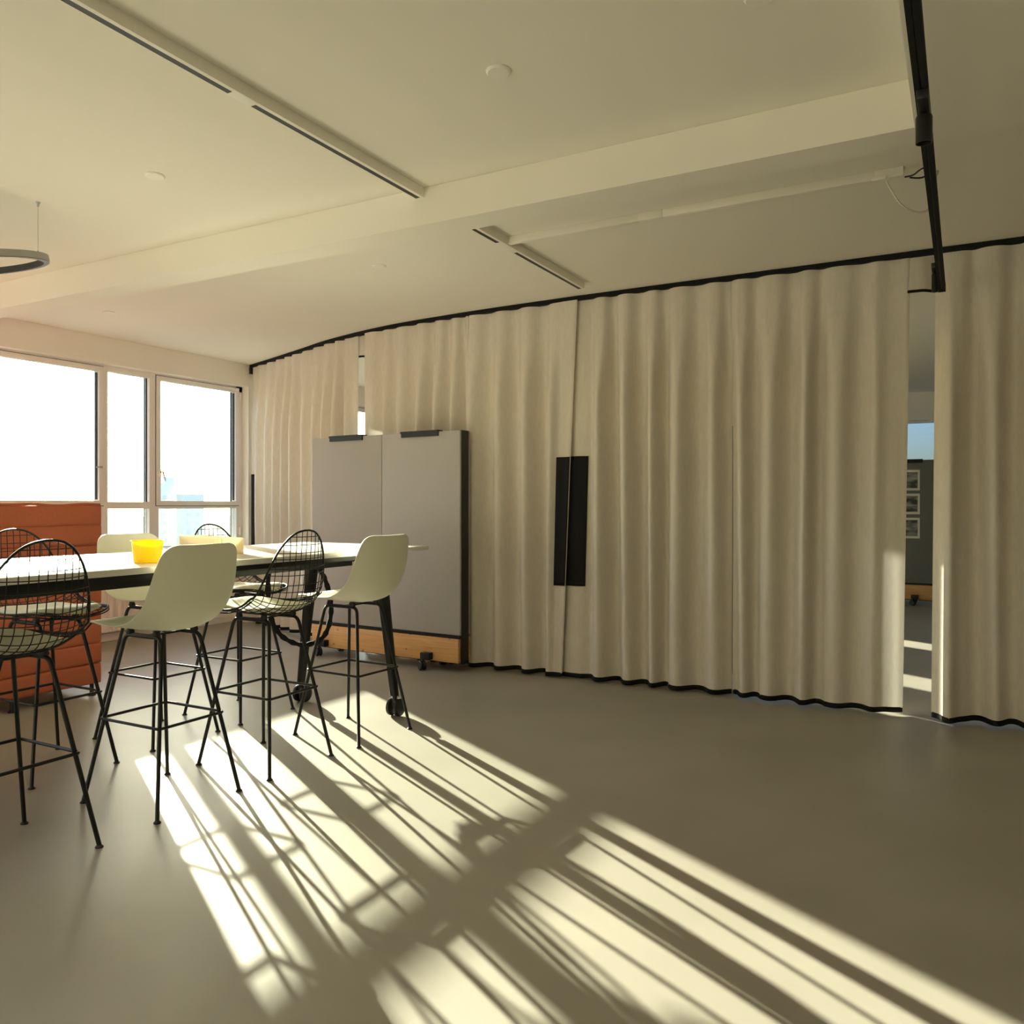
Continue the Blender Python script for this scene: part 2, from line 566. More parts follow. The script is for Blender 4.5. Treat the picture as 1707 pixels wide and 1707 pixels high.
# ------------------------------------------------------------------ outdoors
struct(box('ground', -900, -7.6, -600, 900, -14.2, -14, M_ground), 'pale flat ground outside far below the windows', 'ground')


def building(name, x, y, w, d, h, steps, label):
    t = thing(name, (x, y, -14), radians(-20), label, 'building')
    box('wall', -d, d, -w, w, 0, h, M_bldg, t)
    if steps:
        box('upper_storey', -d * 0.8, d * 0.8, -w * 0.55, w * 0.25, h, h + steps, M_bldg, t)
    m = MB()
    k = int(w * 2 / 3.2)
    for fl in range(int((h - 2) / 3.2)):
        for i in range(k):
            yy = -w + 1.6 + i * 3.2
            m.box(d, d + 0.1, yy - 0.7, yy + 0.7, 1.2 + fl * 3.2, 2.7 + fl * 3.2)
    tag(m.build('windows', M_bwin, t), kind='stuff')
    return t


building('apartment_block', -262, 209, 4.4, 5, 23, 2.5, 'faint pale apartment block in the haze behind the right casement')
building('apartment_block', -250, 209, 3.6, 4, 19.0, 0, 'low faint pale house right of the hazy apartment block')

# ------------------------------------------------------------------ curtains
TR = [(-6.862, 6.555), (-6.3, 6.345), (-5.7, 6.11), (-5.2, 5.91), (-4.66, 5.75), (-4.2, 5.655), (-3.7, 5.60), (-3.2, 5.565), (-2.6, 5.545), (-2.0, YC), (-1.4, YC), (-0.7, YC), (0.0, YC), (0.8, YC), (1.6, YC), (2.6, YC), (3.6, YC), (XR - 0.02, YC)]
TP = catmull(TR, 24)
ARC = [0.0]
for a, b in zip(TP, TP[1:]):
    ARC.append(ARC[-1] + math.hypot(b[0] - a[0], b[1] - a[1]))


def track_at(s):
    s = max(0.0, min(s, ARC[-1] - 1e-6))
    lo, hi = 0, len(ARC) - 1
    while hi - lo > 1:
        mid = (lo + hi) // 2
        if ARC[mid] <= s: lo = mid
        else: hi = mid
    t = (s - ARC[lo]) / (ARC[hi] - ARC[lo])
    a, b = TP[lo], TP[hi]
    d = Vector((b[0] - a[0], b[1] - a[1])).normalized()
    return Vector((a[0] + (b[0] - a[0]) * t, a[1] + (b[1] - a[1]) * t)), d, Vector((d.y, -d.x))   # normal towards the room


def s_of_x(x):
    lo, hi = 0.0, ARC[-1]
    for _ in range(40):
        mid = (lo + hi) / 2
        if track_at(mid)[0].x < x: lo = mid
        else: hi = mid
    return lo


# irregular fold phase along the whole track
FR = random.Random(21)
FOLD_S = [0.0]
while FOLD_S[-1] < ARC[-1] + 1:
    FOLD_S.append(FOLD_S[-1] + FR.uniform(0.15, 0.265))
FOLD_A = [FR.uniform(0.7, 1.3) for _ in FOLD_S]
FOLD_D = [FR.uniform(-0.045, 0.045) for _ in FOLD_S]
FOLD_P = [FR.uniform(0.0, 1.0) for _ in FOLD_S]


def smooth01(t):
    t = max(0.0, min(1.0, t))
    return t * t * (3 - 2 * t)


def fold(s, q):
    """offset of the cloth from the track at arc s, q = 0 top .. 1 bottom"""
    i = 0
    while FOLD_S[i + 1] < s: i += 1
    w = FOLD_S[i + 1] - FOLD_S[i]
    t = (s - FOLD_S[i]) / w
    d = (FOLD_D[i] * (1 - t) + FOLD_D[i + 1] * t) * (q - 0.3) / w
    ph = t + d
    a = FOLD_A[i] * (1 - t) + FOLD_A[i + 1] * t
    amp = (0.018 + 0.044 * smooth01(q * 3.5)) * a * (1.0 - 0.25 * smooth01((q - 0.5) * 2))
    y = sin(2 * pi * ph)
    y = y * (1.15 - 0.15 * y * y)
    # small secondary pucker just below the heading
    y2 = FOLD_P[i] * 0.35 * sin(4 * pi * ph + 1.1 + 3 * q) * math.exp(-((q - 0.1) / 0.11) ** 2)
    slow = 0.010 * sin(2.1 * s + 0.7) * q
    return amp * (y + y2) + slow


ZTOP, ZBOT = H - 0.0315, 0.042


def shear(q, e):
    return e * q


def cloth_rows(sa, sb, ea, eb, z0, z1, off=0.0, step=0.011, nz=30, curl=True, lim=None, push=0.0, bulge=None):
    la, lb = lim or (-9, 99)
    n = max(4, int((sb - sa) / step))
    rows = []
    for k in range(nz + 1):
        z = z1 + (z0 - z1) * k / nz
        q = (ZTOP - z) / (ZTOP - ZBOT)
        row = []
        for i in range(n + 1):
            t = i / n
            s0 = sa + (sb - sa) * t
            wa, wb = max(0, 1 - (s0 - sa) / 0.5), max(0, 1 - (sb - s0) / 0.5)
            if ea == eb and ea:      # a grip follows the edge it is sewn to
                s = s0 + ea * q * max(0, 1 - min(s0 - la, lb - s0) / 0.5) ** 2
            else:
                s = s0 + ea * q * wa * wa + eb * q * wb * wb
            p, d, nn = track_at(s)
            fl = 0.12 + 0.88 * smooth01((min(s0 - la, lb - s0) - 0.10) / 0.12)
            o = fold(s0, q) * fl + off + push * (1 - fl)
            if bulge:
                o += bulge[1] * math.exp(-((s0 - bulge[0]) / bulge[2]) ** 2) * smooth01(q * 2.5)
            if curl:
                de = min(s0 - sa, sb - s0)
                o -= 0.010 * math.exp(-(de / 0.008) ** 2)
            row.append((p.x + nn.x * o, p.y + nn.y * o, z))
        rows.append(row)
    return rows


def strip(m, rows, th, s_sign=1):
    """closed thin sheet from rows of points, thickness th away from the room"""
    m.grid(rows)
    return m


def curtain(label, panels, edges, handles=(), push=0.0, bulge=None):
    """panels: list of (s0, s1); edges: shear of the outer left and right edge in metres"""
    s0, s1 = panels[0][0], panels[-1][1]
    lim = (s0, s1)
    c, _, _ = track_at((s0 + s1) / 2)
    t = thing('curtain', (c.x, c.y, 0), 0, label, 'curtain', 'beige curtains on the black ceiling track')
    inv = Matrix.Translation(-Vector(t.location))
    for i, (a, b) in enumerate(panels):
        ea = edges[0] if i == 0 else 0
        eb = edges[1] if i == len(panels) - 1 else 0
        rows = cloth_rows(a, b, ea, eb, ZBOT, ZTOP, lim=lim, push=push, bulge=bulge)
        ob = MB().grid([[inv @ Vector(p) for p in r] for r in rows]).build('cloth_panel', M_cloth, t, smooth=180)
        rows = cloth_rows(a + 0.004, b - 0.004, ea, eb, 0.014, ZBOT + 0.004, off=-0.003, nz=2, lim=lim, push=push, bulge=bulge)
        hb = MB().grid([[inv @ Vector(p) for p in r] for r in rows]).build('hem_weight', M_black, t, smooth=180)
        md = hb.modifiers.new('thickness', 'SOLIDIFY')
        md.thickness = 0.008
        md.offset = 0
    for (a, b, z0, z1, ea, eb) in handles:
        rows = cloth_rows(a, b, ea, eb, z0, z1, off=0.007, nz=30, curl=False, lim=lim, push=push, bulge=bulge)
        hd = MB().grid([[inv @ Vector(p) for p in r] for r in rows]).build('handle_tab', M_black, t, smooth=180)
        tag(hd, 'long black fabric grip sewn to the curtain edge')
        md = hd.modifiers.new('thickness', 'SOLIDIFY')
        md.thickness = 0.006
        md.offset = 0
    return t


sL = s_of_x
S_END = ARC[-1] - 0.05
g1a, g1b = sL(-4.73), sL(-4.605)
sp = sL(-2.485)
g2a, g2b = sL(-0.285), sL(-0.148)
curtain('leftmost curtain, backlit, hanging from the window corner to the first narrow gap', [(0.03, g1a)], (0, 0.0), [(0.035, 0.10, 0.75, 1.62, 0, 0)])
curtain('curtain hanging behind the grey pinboard, ending at the left black grip', [(g1b, sL(-3.45) - 0.002), (sL(-3.45) + 0.002, sp + 0.004)], (0, -0.125), [(sp - 0.135, sp - 0.001, 0.69, 1.64, -0.125, -0.125)], 0.038)
curtain('wide middle curtain between the right black grip and the open gap', [(sp - 0.03, sL(-1.373) - 0.002), (sL(-1.373) + 0.002, g2a)], (-0.12, -0.045), [(sp - 0.025, sp + 0.098, 0.69, 1.645, -0.12, -0.12)], -0.012, bulge=(g2a, -0.028, 0.05))
curtain('rightmost curtain beyond the open gap, running out of the picture', [(g2b, sL(1.62) - 0.002), (sL(1.62) + 0.002, sL(3.55) - 0.002), (sL(3.55) + 0.002, S_END)], (-0.025, 0), bulge=(g2b + 0.085, 0.108, 0.045))

# cloth header bridging the two gaps, with black lower edge
for (a, b, zl, lab) in ((g1a - 0.015, g1b + 0.015, 2.60, 'short beige cloth header bridging the narrow gap above the pinboard'), (g2a - 0.015, g2b + 0.015, 2.575, 'short beige cloth header bridging the open gap beside the track end')):
    c, _, _ = track_at((a + b) / 2)
    t = thing('curtain_header', (c.x, c.y, zl), 0, lab, 'curtain header', 'cloth headers over the curtain gaps')
    inv = Matrix.Translation(-Vector(t.location))
    for nm, z0, z1, mt, th, off in (('cloth', zl + 0.01, ZTOP, M_cloth, 0.003, -0.035), ('black_edge', zl, zl + 0.016, M_black, 0.008, -0.034)):
        ob = MB().grid([[inv @ Vector(p) for p in r] for r in cloth_rows(a, b, 0, 0, z0, z1, off=off, nz=3, curl=False)]).build(nm, mt, t, smooth=180)
        if mt is not M_cloth:
            md = ob.modifiers.new('thickness', 'SOLIDIFY')
            md.thickness = th
            md.offset = 0

# ceiling track of the curtains
m = MB()
prof = [(-0.022, 0), (0.022, 0), (0.022, -0.030), (-0.022, -0.030)]
rows = []
for i in range(0, 4 * len(TP) // 4, 3):
    p, d, nn = track_at(ARC[i])
    rows.append([(p.x + nn.x * a, p.y + nn.y * a, H - 0.0005 + b) for a, b in prof + prof[:1]])
p, d, nn = track_at(ARC[-1])
m.grid(rows)
trk = thing('curtain_track', (-1.0, YC, H - 0.04), 0, 'thin black curtain track curving along the ceiling over all the curtains', 'curtain track')
inv = Matrix.Translation(-Vector(trk.location))
m.v = [tuple(inv @ Vector(p)) for p in m.v]
m.build('rail', M_black, trk, smooth=40)
MB().box(-6.868, -6.84, 6.525, 6.585, H - 0.10, H - 0.0308, inv).build('end_bracket', M_bmetal, trk, bevel=0.006)

# ------------------------------------------------------------------ ceiling fixtures
def rail(name, axis, a, b, c, w, h, label, joints, mats, group=None):
    """surface mounted lighting track: body with a dark slot, joint pieces"""
    loc = (c, (a + b) / 2, H) if axis == 'y' else ((a + b) / 2, c, H)
    t = thing(name, loc, 0, label, 'lighting track', group)

    def bx(nm, l0, l1, q0, q1, z0, z1, mt, bev=0.0):
        if axis == 'y':
            return box(nm, q0, q1, l0 - loc[1], l1 - loc[1], z0, z1, mt, t, bev)
        return box(nm, l0 - loc[0], l1 - loc[0], q0, q1, z0, z1, mt, t, bev)
    cuts = [a] + [x for j in joints for x in j] + [b]
    for i in range(0, len(cuts), 2):
        l0, l1 = cuts[i], cuts[i + 1]
        o = bx('track_body', l0, l1, -w / 2, w / 2, -h + 0.006, -0.0005, mats[0])
        bx('lip', l0, l1, -w / 2, -w / 2 + 0.012, -h, -h + 0.006, mats[0])
        bx('lip', l0, l1, w / 2 - 0.012, w / 2, -h, -h + 0.006, mats[0])
        bx('slot', l0, l1, -w / 2 + 0.012, w / 2 - 0.012, -h + 0.002, -h + 0.0062, mats[1])
    for (l0, l1) in joints:
        bx('joint', l0, l1, -w / 2 - 0.001, w / 2 + 0.001, -h - 0.001, -0.0005, mats[2], 0.002)
    return t


def slim_rail(name, a, b, label, joints):
    # white aluminium track along y at x = -2.32, black slot on its window side
    t = thing(name, (-2.315, (a + b) / 2, H), 0, label, 'lighting track', 'ceiling lighting tracks')
    y0 = (a + b) / 2
    cuts = [a] + [x for j in joints for x in j] + [b]
    for i in range(0, len(cuts), 2):
        box('track_body', -0.018, 0.030, cuts[i] - y0, cuts[i + 1] - y0, -0.044, -0.0005, M_whitem, t)
        box('track_lip', -0.018, -0.013, cuts[i] - y0, cuts[i + 1] - y0, -0.048, -0.044, M_whitem, t)
        box('track_lip', 0.012, 0.030, cuts[i] - y0, cuts[i + 1] - y0, -0.048, -0.044, M_whitem, t)
        box('slot', -0.013, 0.012, cuts[i] - y0, cuts[i + 1] - y0, -0.0475, -0.0438, M_bplast, t)
    for (l0, l1) in joints:
        box('joint', -0.019, 0.031, l0 - y0, l1 - y0, -0.049, -0.0005, M_whitem, t, 0.002)
    box('end_cap', -0.019, 0.031, b - y0, b - y0 + 0.006, -0.0485, -0.0005, M_whitem, t)
    return t


slim_rail('lighting_track', -1.5, 3.274, 'long white ceiling track with a black slot, ending at the beam', [(2.11, 2.22)])
slim_rail('lighting_track', 3.46, 5.19, 'short white ceiling track with a black slot between beam and curtain', [(4.05, 4.26)])
t = thing('cable_duct', (-1.3, 4.125, H), 0, 'slim white cable duct along the ceiling toward the black track', 'cable duct')
for nm, a, b, w in (('duct_segment', -2.283, -1.50, 0.030), ('connector', -1.50, -1.37, 0.034), ('duct_segment', -1.37, -0.36, 0.030), ('feed_box', -0.36, -0.24, 0.032)):
    box(nm, a + 1.3, b + 1.3, -w / 2, w / 2, -0.042, -0.0005, M_whitem, t, 0.002)
box('plug', 0.93, 0.99, -0.030, -0.016, -0.05, -0.03, M_whitem, t, 0.003)

# black suspended track with spotlights
bt = thing('spotlight_track', (-0.110, 2.4, 2.50), 0, 'black suspended spotlight track running toward the curtain gap', 'lighting track')
box('track_body', -0.018, 0.018, -2.6, 2.86, 0.012, 0.042, M_black, bt)
box('track_lip', -0.018, -0.003, -2.6, 2.86, 0, 0.012, M_black, bt)
box('track_lip', 0.002, 0.018, -2.6, 2.86, 0, 0.012, M_black, bt)
box('conductor', -0.003, 0.002, -2.6, 2.86, 0.009, 0.0121, M_bplast, bt)
box('end_cap', -0.019, 0.019, 2.86, 2.885, -0.002, 0.044, M_black, bt)
for (y, zc) in ((0.2, ZB), (4.25, H), (2.0, ZB)):
    MB().tube([(0.0, y - 2.4, 0.04), (0.0, y - 2.4, zc - 2.5)], 0.0012, 6).build('suspension_wire', M_alu, bt)
    MB().lathe([(0.004, 0), (0.008, 0.008), (0.010, 0.022)], (0.0, y - 2.4, zc - 2.5 - 0.022), 12).build('ceiling_cup', M_alu, bt, smooth=40)


def spot(loc, h, r, tilt, label):
    t = thing('spotlight', loc, 0, label, 'spotlight', 'spotlights on the black track')
    box('adapter', -0.016, 0.016, -0.11, 0.05, -0.028, 0.0, M_bplast, t, 0.003)
    MB().tube([(0, 0, -0.028), (0, 0, -0.05)], 0.008, 8).build('joint', M_bmetal, t, smooth=40)
    rot = Matrix.Rotation(tilt, 4, 'X')
    MB().lathe([(r * 0.9, 0), (r, 0.006), (r, h), (r * 0.86, h), (r * 0.8, h - 0.02), (0.001, h - 0.021)], (0, 0, -0.034), 28, m=rot @ Matrix.Rotation(pi, 4, 'X')).build('housing', M_bmetal, t, smooth=35)
    return t


spot((-0.106, 2.78, 2.498), 0.082, 0.0235, 0.02, 'black cylinder spotlight hanging from the track near the picture top')
spot((-0.140, 5.12, 2.60), 0.10, 0.018, 0.0, 'small black spotlight at the far track end before the gap')

# loose cables beside the black track
tag(MB().tube(catmull([(-0.31, 4.10, 2.762), (-0.29, 4.12, 2.72), (-0.25, 4.16, 2.66), (-0.19, 4.2, 2.63), (-0.14, 4.24, 2.65), (-0.13, 4.25, 2.73), (-0.13, 4.25, 2.80)], 6), 0.0045, 6).build('cable', M_cablew, smooth=60), 'thin white cable drooping below the duct end', 'cable')
tag(MB().tube(catmull([(-0.235, 4.13, 2.775), (-0.20, 4.11, 2.77), (-0.165, 4.08, 2.78), (-0.13, 4.10, 2.79), (-0.13, 4.16, 2.785), (-0.17, 4.19, 2.78), (-0.215, 4.15, 2.775)], 6), 0.004, 6).build('cable', M_bplast, smooth=60), 'short dark cable loop between duct end and black track', 'cable')

# round cover plates on the ceiling
for (x, y, lab) in ((-1.44, 2.525, 'round white cover plate in the middle of the front ceiling'), (-3.298, 2.558, 'round white cover plate left of the long ceiling track'),
                    (-3.289, 4.222, 'round white cover plate between beam and curtain'), (-5.957, 4.194, 'round white cover plate near the window wall'),
                    (-0.542, 2.533, 'round white cover plate at the picture top near the black track')):
    tag(MB().lathe([(0.038, 0.0), (0.044, 0.004), (0.045, 0.008)], (0, 0, 0), 28).build('ceiling_plate', M_whitem, smooth=30), lab, 'cover plate', 'ceiling cover plates').location = (x, y, H - 0.0085)

# ring pendant lamp
rl = thing('ring_pendant_lamp', (-4.444, 2.308, 2.485), 0, 'grey ring pendant lamp hanging slightly tilted at the left picture edge', 'pendant lamp')
Rr, n = 0.403, 88
RT = Matrix.Rotation(radians(13.5), 4, 'X')


def ring(r0, r1, z0, z1):
    m = MB()
    rows = []
    for i in range(n + 1):
        a = 2 * pi * i / n
        c, s = cos(a), sin(a)
        rows.append([RT @ Vector((r * c, r * s, z)) for r, z in ((r0, z0), (r1, z0), (r1, z1), (r0, z1), (r0, z0))])
    return m.grid(rows)


ring(Rr - 0.004, Rr, 0.003, 0.036).build('outer_band', M_lampb, rl, smooth=30)
ring(Rr - 0.030, Rr - 0.004, 0.0, 0.034).build('diffuser', M_lampd, rl, smooth=30)
for a in (31.6, 151.6, 271.6):
    p = RT @ Vector(((Rr - 0.010) * cos(radians(a)), (Rr - 0.010) * sin(radians(a)), 0.034))
    MB().tube([(p.x, p.y, p.z), (p.x, p.y, H - 2.485)], 0.001, 6).build('wire', M_alu, rl)
    MB().lathe([(0.005, 0), (0.006, 0.012), (0.012, 0.022)], (p.x, p.y, H - 2.485 - 0.0225), 12).build('ceiling_cup', M_alu, rl, smooth=40)
    MB().lathe([(0.005, 0), (0.002, 0.012)], (p.x, p.y, p.z - 0.002), 10).build('wire_grip', M_alu, rl)

# ------------------------------------------------------------------ table
TZ = 1.035
tb = thing('standing_table', (-3.42, 2.55, 0), 0, 'long white standing table with black frame on twin castors', 'table')
tx0, tx1, ty0, ty1 = -0.51, 0.51, -1.70, 1.68
box('table_top', tx0, tx1, ty0, ty1, TZ - 0.026, TZ, M_top, tb, 0.002)
m = MB()
m.box(tx0 + 0.012, tx1 - 0.012, ty0 + 0.012, ty0 + 0.04, TZ - 0.050, TZ - 0.0262)
m.box(tx0 + 0.012, tx1 - 0.012, ty1 - 0.45, ty1 - 0.42, TZ - 0.050, TZ - 0.0262)
m.box(tx0 + 0.012, tx0 + 0.04, ty0 + 0.04, ty1 - 0.45, TZ - 0.050, TZ - 0.0262)
m.box(tx1 - 0.04, tx1 - 0.012, ty0 + 0.04, ty1 - 0.45, TZ - 0.050, TZ - 0.0262)
m.build('apron', M_bmetal, tb)
box('centre_beam', -0.04, 0.04, ty0 + 0.2, ty1 - 0.16, TZ - 0.13, TZ - 0.06, M_bmetal, tb, 0.004)
for ye in (1.50, -1.50):
    box('cross_beam', -0.34, 0.34, ye - 0.035, ye + 0.035, TZ - 0.10, TZ - 0.05, M_bmetal, tb, 0.004)
    for sx in (-1, 1):
        top, bot = Vector((sx * 0.27, ye, TZ - 0.09)), Vector((sx * 0.378, ye + (0.0 if ye < 0 else 0.005), 0.125))
        mm = MB()
        rows = []
        for k in range(9):
            p = top.lerp(bot, k / 8)
            w, d = 0.032 - 0.010 * k / 8, 0.040 - 0.016 * k / 8
            rows.append([(p.x + a * w, p.y + b * d, p.z) for a, b in ((-1, -0.6), (-0.6, -1), (0.6, -1), (1, -0.6), (1, 0.6), (0.6, 1), (-0.6, 1), (-1, 0.6), (-1, -0.6))])
        mm.grid(rows)
        leg = mm.build('leg', M_bmetal, tb, smooth=50)
        cst = MB().tube([(bot.x, bot.y, 0.135), (bot.x, bot.y, 0.05)], [0.016, 0.014], 10).box(bot.x - 0.018, bot.x + 0.018, bot.y - 0.012, bot.y + 0.030, 0.05, 0.10).build('castor_fork', M_bplast, leg, smooth=40)
        for side in (-1, 1):
            rotm = Matrix.Rotation(pi / 2, 4, 'Y')
            MB().lathe([(0.02, -0.014), (0.045, -0.014), (0.054, -0.008), (0.055, 0), (0.054, 0.008), (0.045, 0.014), (0.02, 0.014)], (bot.x + side * 0.027, bot.y + 0.012, 0.0555), 24, m=rotm).build('castor_wheel', M_bplast, leg, smooth=40)
tag(MB().tube(catmull([(-3.63, 3.60, 0.90), (-3.64, 3.61, 0.74), (-3.645, 3.64, 0.60), (-3.63, 3.70, 0.50), (-3.59, 3.78, 0.44), (-3.55, 3.86, 0.425), (-3.51, 3.94, 0.46), (-3.49, 3.98, 0.55), (-3.485, 3.985, 0.68), (-3.50, 3.96, 0.80), (-3.52, 3.93, 0.88), (-3.53, 3.91, 0.93)], 6),
              [0.015 + 0.003 * sin(i * 1.7) for i in range(67)], 8).build('cable_sleeve', M_black, smooth=60), 'thick black cable sleeve looping down beneath the table end', 'cable')

# ------------------------------------------------------------------ stools
# profile of the seat: (forward, height, half width of shell, lift of shell rim, half width of wire, lift of wire rim)
LIFT = 0.017
PROF = [
    (0.282, 0.742, 0.085, 0.000, 0.030, 0.000),
    (0.268, 0.754, 0.150, 0.000, 0.115, 0.001),
    (0.235, 0.764, 0.188, 0.001, 0.168, 0.002),
    (0.180, 0.764, 0.208, 0.004, 0.203, 0.006),
    (0.100, 0.751, 0.221, 0.012, 0.228, 0.014),
    (0.010, 0.738, 0.229, 0.027, 0.240, 0.030),
    (-0.075, 0.731, 0.233, 0.052, 0.243, 0.055),
    (-0.145, 0.738, 0.234, 0.080, 0.241, 0.080),
    (-0.200, 0.764, 0.233, 0.088, 0.235, 0.086),
    (-0.235, 0.815, 0.230, 0.082, 0.223, 0.078),
    (-0.253, 0.885, 0.226, 0.067, 0.206, 0.064),
    (-0.262, 0.955, 0.219, 0.053, 0.182, 0.048),
    (-0.268, 1.020, 0.208, 0.041, 0.150, 0.032),
    (-0.272, 1.070, 0.192, 0.028, 0.105, 0.017),
    (-0.274, 1.095, 0.165, 0.019, 0.060, 0.007),
    (-0.275, 1.104, 0.130, 0.011, 0.015, 0.001),
]
PR = catmull(PROF, 5)


def prof_normal(i):
    a, b = PR[max(i - 1, 0)], PR[min(i + 1, len(PR) - 1)]
    t = Vector((b[0] - a[0], b[1] - a[1])).normalized()
    return Vector((-t.y, t.x)) * -1 if False else Vector((t.y, -t.x))


def seat_pt(i, d, wi, li, off=0.0):
    """point on the seat at profile row i, sideways d; local front is -X"""
    f, z, w, l = PR[i][0], PR[i][1], PR[i][wi], PR[i][li]
    if wi == 4 and z > 0.80:      # the wire back is a little taller than the shell
        z = 0.80 + (z - 0.80) * 1.14
    n = prof_normal(i)            # into the concave side
    u = min(1.0, abs(d) / max(w, 1e-4))
    e = l * u ** 2.4 + off
    return Vector((-(f + n.x * e), d, z + n.y * e + LIFT))


def shell_mesh():
    rows = []
    nu = 18
    for i in range(len(PR)):
        w = PR[i][2]
        rows.append([seat_pt(i, w * sin(pi / 2 * (-1 + 2 * j / nu)), 2, 3) for j in range(nu + 1)])
    return MB().grid(rows)


def stool_base(t, pad=None):
    rr = 0.0088
    zb = 0.722
    for sx in (-1, 1):
        for sy in (-1, 1):
            foot = Vector((sx * 0.238, sy * 0.214, 0.010))
            bend = Vector((sx * 0.118, sy * 0.098, zb))
            d = (foot - bend).normalized()
            p0 = Vector((0.0, sy * 0.098, zb))
            a = bend - Vector((sx * 0.032, 0, 0))
            b = bend + d * 0.038
            pts = [p0, p0.lerp(a, 0.5), a]
            for k in range(1, 6):
                q = k / 6
                pts.append(a.lerp(bend, q).lerp(bend.lerp(b, q), q))
            pts += [b, b.lerp(foot, 0.5), foot]
            leg = MB().tube(pts, rr, 8).build('leg', M_bmetal, t, smooth=60)
            MB().lathe([(0.015, 0.0), (0.015, 0.004), (0.010, 0.008), (0.007, 0.014)], (foot.x, foot.y, 0.0005), 14).build('glide', M_bplast, leg, smooth=40)
    # footrest loop outside the legs
    zr = 0.362
    q = (zb - zr) / (zb - 0.010)
    lx, ly = 0.118 + (0.238 - 0.118) * q + 0.013, 0.098 + (0.214 - 0.098) * q + 0.013
    cr = 0.018
    pts = []
    for (cx_, cy_, a0) in ((lx - cr, ly - cr, 0), (-lx + cr, ly - cr, pi / 2), (-lx + cr, -ly + cr, pi), (lx - cr, -ly + cr, 3 * pi / 2)):
        for k in range(5):
            a = a0 + pi / 2 * k / 4
            pts.append((cx_ + cr * cos(a), cy_ + cr * sin(a), zr))
    MB().tube(pts, 0.0066, 8, closed=True).build('footrest', M_bmetal, t, smooth=60)
    # mounts between frame and seat
    m = MB()
    for sy in (-1, 1):
        for x in (-0.085, 0.085):
            m.lathe([(0.016, 0), (0.018, 0.006), (0.013, 0.024)], (x, sy * 0.098, zb + 0.006), 12)
    m.box(-0.095, 0.095, -0.107, -0.089, zb + 0.004, zb + 0.010).box(-0.095, 0.095, 0.089, 0.107, zb + 0.004, zb + 0.010)
    m.box(-0.012, 0.012, -0.095, 0.095, zb - 0.004, zb + 0.004)
    m.build('seat_mount', M_bplast, t, smooth=40)


def white_stool():
    t = thing('bar_stool', (0, 0, 0), 0, '', 'stool', 'bar stools around the standing table')
    sh = shell_mesh().build('seat_shell', M_shell, t, smooth=180)
    md = sh.modifiers.new('thickness', 'SOLIDIFY')
    md.thickness = 0.006
    md.offset = 0
    md.use_rim = True
    stool_base(t)
    return t


def wire_stool():
    t = thing('bar_stool', (0, 0, 0), 0, '', 'stool', 'bar stools around the standing table')
    N = len(PR)
    # rim: double wire
    left = [seat_pt(i, -PR[i][4], 4, 5) for i in range(N)]
    right = [seat_pt(i, PR[i][4], 4, 5) for i in range(N)]
    loop = left + right[::-1]
    MB().tube(loop, 0.0052, 8, closed=True).build('rim', M_bmetal, t, smooth=60)
    inner = []
    for i in range(3, N - 3):
        inner.append(seat_pt(i, -(PR[i][4] - 0.012), 4, 5))
    # lower rim wire around the seat part
    m = MB()
    low = [seat_pt(i, -(PR[i][4] + 0.004), 4, 5, -0.014) for i in range(0, 40)]
    low2 = [seat_pt(i, (PR[i][4] + 0.004), 4, 5, -0.014) for i in range(0, 40)]
    m.tube(low[::-1] + low2, 0.0035, 6)
    m.build('lower_rim', M_bmetal, t, smooth=60)
    g = MB()
    k = 7
    for j in range(-k, k + 1):
        d = j * 0.0325
        pts = [seat_pt(i, d, 4, 5) for i in range(N) if PR[i][4] > abs(d) + 0.001]
        if len(pts) > 3:
            g.tube(pts[::2] + ([pts[-1]] if len(pts) % 2 == 0 else []), 0.0021, 5, caps=False)
    acc, last = 0.0, None
    for i in range(2, N - 3):
        c = Vector((PR[i][0], PR[i][1]))
        if last is not None:
            acc += (c - last).length
        last = c
        if acc >= 0.034:
            acc -= 0.034
            w = PR[i][4]
            g.tube([seat_pt(i, w * (-1 + 2 * j / 12), 4, 5, -0.004) for j in range(13)], 0.0021, 5, caps=False)
    tag(g.build('wire_grid', M_bmetal, t, smooth=60), kind='stuff')
    # padded seat
    rows_t, rows_b = [], []
    i0, i1 = 4, 41
    nu = 16
    for i in range(i0, i1):
        q = (i - i0) / (i1 - 1 - i0)
        ends = math.sqrt(max(0.0, 1 - abs(2 * q - 1) ** 2.6))
        w = min(0.192, PR[i][4] * 0.86) * (0.25 + 0.75 * ends)
        rt, rb = [], []
        for j in range(nu + 1):
            u = -1 + 2 * j / nu
            th = 0.020 * (max(0.0, 1 - abs(u) ** 4) ** 0.5) * (0.12 + 0.88 * ends ** 0.7)
            rt.append(seat_pt(i, w * u, 4, 5, 0.006 + th))
            rb.append(seat_pt(i, w * u, 4, 5, 0.004))
        rows_t.append(rt)
        rows_b.append(rb)
    p = MB().grid(rows_t).grid([r[::-1] for r in rows_b])
    p.grid([rows_b[0], rows_t[0]]).grid([rows_t[-1], rows_b[-1]])
    pad = p.build('seat_pad', M_pad, t, smooth=60)
    stool_base(t)
    return t


white0, wire0 = white_stool(), wire_stool()
used = set()


def place(proto, x, y, rz, label):
    o = proto if proto.name not in used else copy_tree(proto)
    used.add(proto.name)
    o.location = (x, y, 0)
    o.rotation_euler = (0, 0, rz)
    o['label'] = label


